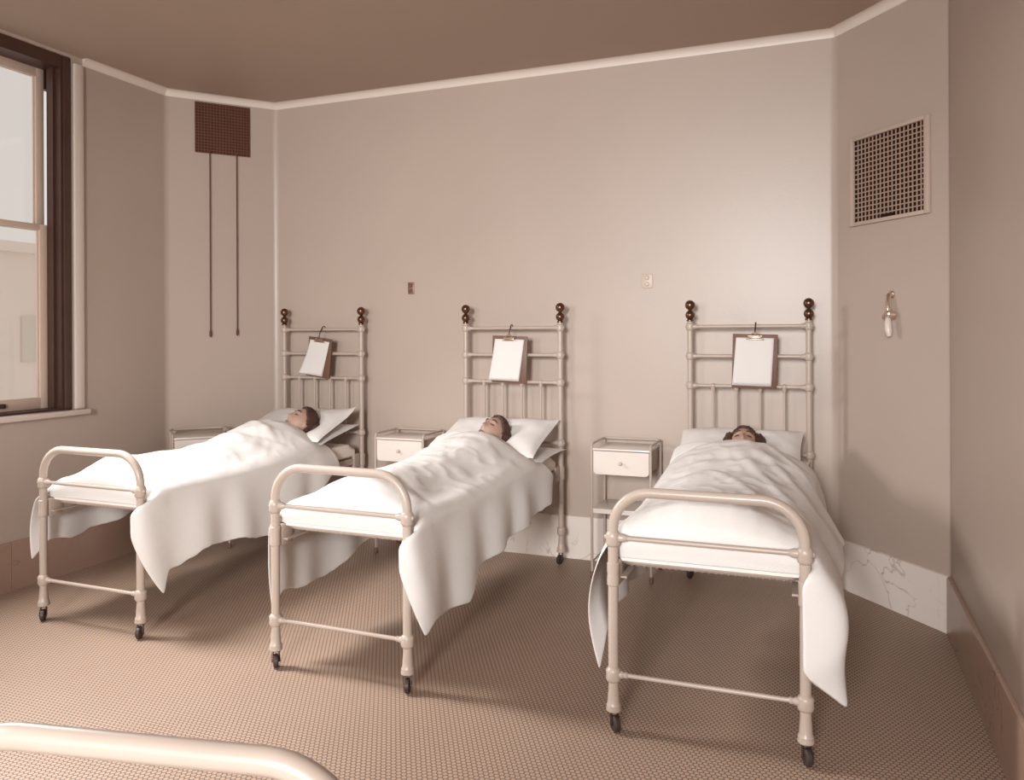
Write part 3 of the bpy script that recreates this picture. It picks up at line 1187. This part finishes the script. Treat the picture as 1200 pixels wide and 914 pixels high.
def make_person(i, label, face, crown, hc, bun, hair_style, sheet_hand=False):
    mtx = bed_mtx(i)
    face, crown, hc = Vector(face).normalized(), Vector(crown).normalized(), Vector(hc)
    crown = (crown - face * crown.dot(face)).normalized()
    xax = crown.cross(face) * -1
    xax = (-face).cross(crown).normalized()       # local x
    hm = Matrix(((xax.x, -face.x, crown.x, hc.x), (xax.y, -face.y, crown.y, hc.y), (xax.z, -face.z, crown.z, hc.z), (0, 0, 0, 1)))
    bm = bmesh.new()
    head_shape(bm, hm)
    cx = .34
    z0 = MT
    neck0 = hm @ Vector((0, .025, -.075))
    chest = Vector((cx, 1.33, z0 + .085))
    capsule(bm, neck0, (cx, 1.42, z0 + .085), .047, .055)
    # torso as flattened bundle of capsules
    for dx in (-.085, 0, .085):
        capsule(bm, (cx + dx, 1.34, z0 + .090), (cx + dx * .75, 1.02, z0 + .066), .078, .056)
        capsule(bm, (cx + dx * .75, 1.02, z0 + .066), (cx + dx, .80, z0 + .056), .056, .048)
    capsule(bm, (cx - .15, 1.36, z0 + .075), (cx + .15, 1.36, z0 + .075), .055, .055)
    for sg in (-1, 1):
        capsule(bm, (cx + sg * .085, .80, z0 + .054), (cx + sg * .080, .46, z0 + .046), .048, .040)
        capsule(bm, (cx + sg * .080, .46, z0 + .046), (cx + sg * .07, .17, z0 + .035), .038, .026)
        capsule(bm, (cx + sg * .07, .17, z0 + .034), (cx + sg * .072, .150, z0 + .078), .026, .018)
        sh, el, wr = Vector((cx + sg * .165, 1.34, z0 + .062)), Vector((cx + sg * .20, 1.08, z0 + .036)), Vector((cx + sg * .17, .84, z0 + .030))
        capsule(bm, sh, el, .038, .030)
        capsule(bm, el, wr, .030, .021)
        capsule(bm, wr, wr + Vector((0, -.06, 0)), .020, .022)
        for f in range(4):
            p = wr + Vector(((f - 1.5) * .017, -.075, .002))
            L = (.055, .066, .062, .048)[f]
            capsule(bm, p, p + Vector((0, -L * .55, .004)), .009, .008)
            capsule(bm, p + Vector((0, -L * .55, .004)), p + Vector((0, -L, -.008)), .008, .007)
        capsule(bm, wr + Vector((-sg * .02, -.03, 0)), wr + Vector((-sg * .048, -.075, .0)), .010, .008)
    me = bpy.data.meshes.new('person')
    bm.to_mesh(me)
    bm.free()
    tmp = bpy.data.objects.new('person', me)
    COL.objects.link(tmp)
    rm = tmp.modifiers.new('fuse', 'REMESH')
    rm.mode = 'VOXEL'
    rm.voxel_size = .0048
    sm = tmp.modifiers.new('relax', 'SMOOTH')
    sm.factor = .5
    sm.iterations = 2
    me2 = evaluated(tmp, None)
    bpy.data.objects.remove(tmp)
    for p in me2.polygons:
        p.use_smooth = True
    me2.materials.clear()
    me2.materials.append(M['skin'])
    person = bpy.data.objects.new('person', me2)
    COL.objects.link(person)
    person.matrix_world = mtx
    tag(person, label, 'person', None)
    # hair: a cap that leaves the face free, parted, with a knot or loose mass
    bm = bmesh.new()
    nu, nv = 64, 40
    V = {}
    def grow(d):
        # d: unit dir in head frame; returns thickness
        return .014 + .004 * noise.noise(d * 9) + .003 * math.sin(d.x * 60 + d.z * 20)
    for j in range(nv + 1):
        th = PI * j / nv
        for i2 in range(nu):
            ph = 2 * PI * i2 / nu
            d = Vector((math.sin(th) * math.cos(ph), math.sin(th) * math.sin(ph), math.cos(th)))
            x, y, z = d.x * .074, d.y * .094, d.z * .112
            # hair line: keep where behind the face outline
            lim = -.052 + max(0, (.07 - z)) * .65 - max(0, (z - .075)) * 1.6
            if z > .082:
                lim = -.2
            t = grow(d)
            if z < -.02 and y > 0:
                t += .008
            keep = y > lim and z > -.095
            k3 = (1 + t / .095) if keep else (1 - .12)
            V[(j, i2)] = bm.verts.new(hm @ Vector((x * k3, y * k3, z * k3)))
    for j in range(nv):
        for i2 in range(nu):
            q = [V[(j, i2)], V[(j + 1, i2)], V[(j + 1, (i2 + 1) % nu)], V[(j, (i2 + 1) % nu)]]
            try:
                bm.faces.new(q)
            except ValueError:
                pass
    for (bx, by, bz, rx, ry, rz2) in bun:
        g = bmesh.ops.create_uvsphere(bm, u_segments=20, v_segments=14, radius=1)
        for v in g['verts']:
            w = 1 + .08 * noise.noise(v.co * 4) + .05 * math.sin(v.co.x * 14 + v.co.z * 5)
            v.co = hm @ Vector((bx + v.co.x * rx * w, by + v.co.y * ry * w, bz + v.co.z * rz2 * w))
    build('hair', bm, M['hair'], person)
    # eyebrows and closed lashes
    for sg in (-1, 1):
        bm = bmesh.new()
        pts = [(sg * (.014 + .036 * t), -.0905 + .020 * t * t + (.002 if t < .1 else 0), .028 + .010 * math.sin(PI * (t * .8 + .1))) for t in [0, .2, .4, .6, .8, 1]]
        tube(bm, [hm @ Vector(p) for p in pts], .004, 8, True, [.003, .0045, .005, .0045, .0035, .002])
        build('eyebrow', bm, M['brow'], person)
        bm = bmesh.new()
        pts = [(sg * (.019 + .026 * t), -.085 + .013 * t * t - .004 * math.sin(PI * t), .006 - .004 * math.sin(PI * t)) for t in [0, .25, .5, .75, 1]]
        tube(bm, [hm @ Vector(p) for p in pts], .003, 8, True, [.002, .0034, .0038, .0034, .002])
        build('eyelashes', bm, M['brow'], person)
    bm = bmesh.new()
    pts = [(-.024 + .048 * t, -.0945 + .016 * (2 * t - 1) ** 2, -.067 - .002 * abs(2 * t - 1)) for t in [0, .2, .4, .6, .8, 1]]
    tube(bm, [hm @ Vector(p) for p in pts], .003, 8, True, [.0012, .0022, .0026, .0026, .0022, .0012])
    build('lips', bm, M['brow'], person)
    return person


# ------------------------------------------------------------------ bedding on each bed
def wr_none(x, y):
    return 0


def ridge(x, y, p, q, amp, w):
    """height of a soft crease along the segment p->q"""
    P, Q = Vector(p), Vector(q)
    d = Q - P
    t = max(0, min(1, (Vector((x, y)) - P).dot(d) / d.length_squared))
    dist = (Vector((x, y)) - (P + d * t)).length
    return amp * math.exp(-(dist / w) ** 2) * math.sin(PI * min(1, max(0, .15 + t * .7)))


def wr_left(x, y):
    z = .012 * noise.noise(Vector((x * 5, y * 3.2, 1.3))) * min(1, y / .4)
    z += ridge(x, y, (.30, .95), (.50, 1.25), .014, .035) + ridge(x, y, (.38, .80), (.58, 1.0), .012, .03)
    z += ridge(x, y, (.22, 1.3), (.60, 1.15), .012, .03) - ridge(x, y, (.40, 1.05), (.60, 1.2), .012, .03)
    return z


def wr_mid(x, y):
    z = .009 * noise.noise(Vector((x * 5, y * 3, 5.1))) * min(1, y / .4)
    z += ridge(x, y, (.15, .30), (.60, .22), .012, .03) - ridge(x, y, (.30, .40), (.62, .28), .009, .03)
    z += ridge(x, y, (.25, .6), (.5, 1.1), .008, .05)
    return z


def wr_right(x, y):
    z = .008 * noise.noise(Vector((x * 5, y * 3, 9.1))) * min(1, y / .4)
    z += ridge(x, y, (.40, 1.35), (.70, .75), .012, .03) + ridge(x, y, (.36, 1.15), (.66, .50), .012, .03)
    z += ridge(x, y, (.45, 1.42), (.72, 1.05), .011, .026) + ridge(x, y, (.28, .85), (.62, .28), .010, .028)
    return z


HB = [
    [(0, .772), (.06, .80), (.16, .846), (.40, .822), (.62, .818), (.85, .834), (1.05, .862), (1.22, .902), (1.38, .908), (1.5, .885), (1.60, .85)],
    [(0, .772), (.06, .79), (.18, .838), (.40, .835), (.62, .830), (.85, .835), (1.05, .855), (1.22, .888), (1.36, .905), (1.48, .880), (1.60, .845)],
    [(0, .772), (.06, .79), (.18, .838), (.40, .828), (.62, .826), (.85, .840), (1.05, .868), (1.22, .900), (1.38, .915), (1.5, .893), (1.62, .86)],
]
LEFT_HEM = [
    [(0, (-.07, .01, .30)), (.05, (-.05, .09, .40)), (.16, (-.04, .27, .385)), (.38, (-.04, .60, .43)), (.7, (-.04, 1.1, .45)), (1, (-.04, 1.56, .55))],
    [(0, (-.04, .06, .20)), (.05, (-.04, .13, .295)), (.25, (-.04, .46, .27)), (.5, (-.04, .84, .355)), (.75, (-.04, 1.2, .42)), (1, (-.04, 1.56, .55))],
    [(0, (-.04, .01, .21)), (.05, (-.04, .07, .35)), (.25, (-.04, .42, .358)), (.55, (-.04, .92, .366)), (.8, (-.04, 1.3, .44)), (1, (-.04, 1.58, .55))],
]
X = BW + .04
RIGHT_HEM = [
    [(0, (X, .10, .185)), (.04, (X, .13, .30)), (.22, (X, .41, .365)), (.40, (X, .67, .34)), (.57, (X, .95, .285)), (.66, (X, 1.05, .34)), (.85, (X, 1.4, .48)), (1, (X, 1.66, .60))],
    [(0, (X, .02, .235)), (.05, (X, .115, .27)), (.24, (X, .45, .24)), (.30, (X, .55, .32)), (.38, (X, .62, .36)), (.65, (X, 1.08, .415)), (.93, (X, 1.62, .47)), (1, (X, 1.72, .62))],
    [(0, (X + .09, .02, .20)), (.035, (X + .08, .07, .34)), (.16, (X + .07, .24, .40)), (.30, (X + .08, .45, .50)), (.50, (X + .10, .80, .55)), (.58, (X + .11, .95, .54)), (.75, (X + .04, 1.25, .56)), (1, (X, 1.70, .62))],
]
NAMES = ['left', 'middle', 'right']
COVER_LABEL = [
    'white coverlet with hanging corner on the bed nearest the window, over the patient',
    'white coverlet hanging in a long point over the side of the middle bed',
    'white coverlet hanging from both sides of the bed at the right corner',
]
WRS = [wr_left, wr_mid, wr_right]
HEADS = [
    # face, crown, head centre, hair masses
    ((-.42, -.50, .76), (.32, .76, .55), (.455, 1.60, .885), [(.035, .075, .02, .05, .045, .06)], 'person with dark hair asleep on their side facing the window in the leftmost bed'),
    ((-.16, -.58, .80), (.30, .72, .60), (.375, 1.60, .880), [(.070, .040, .012, .034, .045, .052)], 'person with dark rolled hair asleep in the middle bed, face up'),
    ((.02, -.62, .78), (.0, .80, .58), (.345, 1.62, .870), [(-.074, .000, .015, .042, .055, .080), (.074, .000, .015, .042, .055, .080)], 'person with dark loose hair in the right bed, sheet up to the nose'),
]
PIL = [
    'upper white pillow under the sleeper nearest the window',
    'upper white pillow under the head of the sleeper in the middle bed',
    'wide white pillow under the head of the patient at the right corner',
]
PIL2 = [
    'lower white pillow beneath the upper one on the bed nearest the window',
    'lower white pillow with corner sticking out at the right of the middle bed',
    'lower white pillow beneath the wide one on the right bed',
]
for i in range(3):
    mtx = bed_mtx(i)
    make_mattress(mtx, ['thin white mattress on the leftmost bed, by the window', 'thin white mattress on the middle bed', 'thin white mattress on the bed at the right corner'][i])
    hc = HEADS[i][2]
    pil = [(1.45, .785, 1.925, .945, -.02, .692, .066, (hc[0], hc[1], .085)), (1.44, .770, 1.93, .930, -.015, .70, .072, (hc[0], hc[1], .095)),
           (1.46, .770, 1.93, .920, -.035, .655, .066, (hc[0], hc[1], .09))][i]
    if i == 0:
        make_pillow(mtx, 1.50, .760, 1.955, .842, -.005, .688, .034, .012, PIL2[i], seed=3, corners=(0, 0, 0, .01))
        make_pillow(mtx, 1.45, .785, 1.925, .945, -.02, .692, .066, .006, PIL[i], dent=(hc[0], hc[1], .085), seed=11, corners=(0, .0, -.015, .04))
    elif i == 1:
        make_pillow(mtx, 1.50, .738, 1.955, .756, -.01, .735, .022, .012, PIL2[i], seed=5, corners=(0, 0, 0, 0))
        make_pillow(mtx, 1.44, .770, 1.93, .930, -.015, .70, .072, .022, PIL[i], dent=(hc[0], hc[1], .095), seed=17, corners=(0, 0, .005, .02))
    else:
        make_pillow(mtx, 1.50, .738, 1.955, .756, .0, .69, .022, .012, PIL2[i], seed=8)
        make_pillow(mtx, 1.46, .770, 1.93, .920, -.035, .655, .066, .022, PIL[i], dent=(hc[0], hc[1], .09), seed=23, corners=(0, 0, 0, 0.01))
    make_person(i, HEADS[i][4], HEADS[i][0], HEADS[i][1], hc, HEADS[i][3], None)
    make_cover(mtx, COVER_LABEL[i], HB[i], LEFT_HEM[i], RIGHT_HEM[i], WRS[i], seed=2.0 + i * 3.7, yend=[1.57, 1.57, 1.60][i], edip=[.07, .08, .10][i],
               endR=[.03, .04, .04][i], leadL=[.06, .05, .06][i], leadR=[.07, .07, .05][i], bulge=[(.02, 0), (0, 0), (.045, .075)][i], wrap=[(0, .35), (0, .35), (0, .75)][i],
               flareR=[.045, .05, .03][i], flareL=[.04, .03, .05][i], cx=[.36, .34, .34][i], pil=pil, wide=[1.0, 1.0, 1.35][i], fall=[9, 9, 5][i])

mtx4 = Matrix.Translation((-0.585, 0.935, 0)) @ Matrix.Rotation(math.radians(191), 4, 'Z')
mm = make_mattress(mtx4, 'thin white mattress on the bed nearest the camera')


# ------------------------------------------------------------------ clipboards on the headboards
def make_clipboard(i, xc, ztop, h, w, roll, slide, curl, label, yaw=0.0):
    bd = bed_mtx(i)
    r = empty('clipboard')
    r.matrix_world = bd @ Matrix.Translation((xc, BL - .034, 1.535)) @ Matrix.Rotation(yaw, 4, 'Z') @ Matrix.Rotation(roll, 4, 'Y') @ Matrix.Rotation(0.0, 4, 'X')
    tag(r, label, 'clipboard', 'clipboards hung on the headboards')
    zt = ztop - 1.535
    bm = bmesh.new()
    box(bm, -w / 2, w / 2, 0.004, 0.012, zt - h, zt, .002)
    build('board', bm, M['board'], r)
    # sheaf of papers, lower left corner lifting
    bm = bmesh.new()
    n = 16
    pw, ph = w * .84, h * .86
    for layer in range(3):
        g = [[None] * (n + 1) for _ in range(n + 1)]
        for a in range(n + 1):
            for b in range(n + 1):
                u, v = a / n, b / n
                x = -pw / 2 + slide * v + u * pw - .004 * layer * (1 - u) * v
                z = zt - .022 - v * ph - layer * .004 * v
                lift = curl * (v ** 2) * (1 - u * .75) * (1 - .35 * layer)
                g[a][b] = bm.verts.new((x, .001 - .0012 * (2 - layer) - lift, z))
        for a in range(n):
            for b in range(n):
                bm.faces.new((g[a][b], g[a + 1][b], g[a + 1][b + 1], g[a][b + 1]))
    p = build('paper_sheets', bm, M['paper'], r)
    sol = p.modifiers.new('paper_thickness', 'SOLIDIFY')
    sol.thickness = .0006
    # bulldog clip
    bm = bmesh.new()
    box(bm, -.05, .05, -.010, .002, zt - .034, zt - .026, .002)
    box(bm, -.036, .036, -.012, .002, zt - .026, zt - .014, .003)
    tube(bm, [(-.04, -.006, zt - .012), (.04, -.006, zt - .012)], .006, 10)
    for sg in (-1, 1):
        tube(bm, [(sg * .026, -.008, zt - .012), (sg * .016, -.014, zt + .002), (0, -.014, zt + .008)], .0035, 8)
    build('clip', bm, M['clip'], r)
    bm = bmesh.new()
    tube(bm, [(0, -.010, zt + .004), (0, -.006, zt + .03), (0, .012, .012), (0, .020, .024), (0, .034, .0285), (0, .047, .022), (0, .052, .004), (0, .052, -.01)], .0035, 8)
    build('hook', bm, M['wire'], r)


make_clipboard(0, .352, 1.478, .295, .225, .11, -.042, .05, 'tilted clipboard with curling papers on the headboard nearest the window', yaw=-.12)
make_clipboard(1, .340, 1.487, .312, .250, .03, -.030, .02, 'clipboard with white papers slid to the left on the middle headboard')
make_clipboard(2, .385, 1.493, .322, .256, .025, -.010, .006, 'clipboard with straight white papers on the headboard at the right corner')


# ------------------------------------------------------------------ bedside tables
def make_table():
    r = empty('bedside_table')
    w, d, zt = .366, .305, .795
    E2 = M['enamel_table']
    for x in (0, w):
        for y in (0, d):
            bm = bmesh.new()
            tube(bm, [(x, y, .028), (x, y, zt + .004 if y == 0 else zt + .027)], .0085, 12)
            l = build('leg', bm, M['enamel'], r)
            bm = bmesh.new()
            lathe(bm, [(.009, 0), (.0125, .002), (.0125, .03), (.0105, .036), (.0085, .038)], (x, y, 0), (0, 0, 1), 12)
            build('rubber_foot', bm, M['rubber_foot'], l)
    # gallery rail round the sides and back
    bm = bmesh.new()
    zr = zt + .027
    pts = [(0, 0, zt), (0, .003, zt + .014), (0, .012, zt + .024), (0, .028, zr)]
    pts += [(0, d - .03, zr), (.006, d - .009, zr), (.02, d, zr), (w - .02, d, zr), (w - .006, d - .009, zr), (w, d - .03, zr), (w, .028, zr), (w, .012, zt + .024), (w, .003, zt + .014), (w, 0, zt)]
    tube(bm, pts, .0075, 10)
    build('gallery_rail', bm, M['enamel'], r)
    bm = bmesh.new()
    box(bm, .002, w - .002, -.004, d, zt - .012, zt, .003)
    build('table_top', bm, E2, r)
    # drawer case and drawer with rounded lower corners
    bm = bmesh.new()
    box(bm, .012, w - .012, .02, d - .01, zt - .145, zt - .0125, .004)
    build('drawer_case', bm, M['iron'], r)
    bm = bmesh.new()
    pts = []
    x0, x1, z0, z1, q = .011, w - .011, zt - .158, zt - .016, .024
    prof = [(x0, z1)]
    for k2 in range(7):
        a = PI + k2 * PI / 12
        prof.append((x0 + q + q * math.cos(a), z0 + q + q * math.sin(a)))
    for k2 in range(7):
        a = 1.5 * PI + k2 * PI / 12
        prof.append((x1 - q + q * math.cos(a), z0 + q + q * math.sin(a)))
    prof.append((x1, z1))
    A = [bm.verts.new((p[0], -.002, p[1])) for p in prof]
    B = [bm.verts.new((p[0], .016, p[1])) for p in prof]
    bm.faces.new(A)
    bm.faces.new(B[::-1])
    for k2 in range(len(prof)):
        bm.faces.new((A[k2], A[(k2 + 1) % len(prof)], B[(k2 + 1) % len(prof)], B[k2]))
    dr = build('drawer', bm, E2, r)
    bm = bmesh.new()
    lathe(bm, [(.005, 0), (.005, .008), (.011, .013), (.012, .019), (.006, .024)], (w / 2, -.002, zt - .085), (0, -1, 0), 14)
    build('knob', bm, M['plate_pale'], dr)
    bm = bmesh.new()
    box(bm, .003, w - .003, 0, d, .412, .424, .002)
    box(bm, .004, w - .004, -.001, .006, .396, .412, .001)
    box(bm, .004, w - .004, d - .006, d, .396, .412, .001)
    build('shelf', bm, E2, r)
    bm = bmesh.new()
    for a, b in (((0, 0), (0, d)), ((w, 0), (w, d)), ((0, d), (w, d))):
        tube(bm, [(*a, .095), (*b, .095)], .005, 8)
    build('stretcher', bm, M['iron'], r)
    return r


TABLES = [((-1.336, 4.746, 0), 0.0, 'white enamel bedside table between the middle and right beds, its lower shelf showing'),
          ((-2.872, 4.75, 0), 0.0, 'white enamel bedside table with small knob between left and middle beds'),
          ((-4.155, 4.225, 0), math.radians(47), 'white enamel bedside table turned against the slanted corner left of the leftmost bed')]
pt = make_table()
for i, (loc, rz, lab) in enumerate(TABLES):
    o = pt if i == 0 else copy_tree(pt)
    o.location = loc
    o.rotation_euler = (0, 0, rz)
    tag(o, lab, 'bedside table', 'white bedside tables')
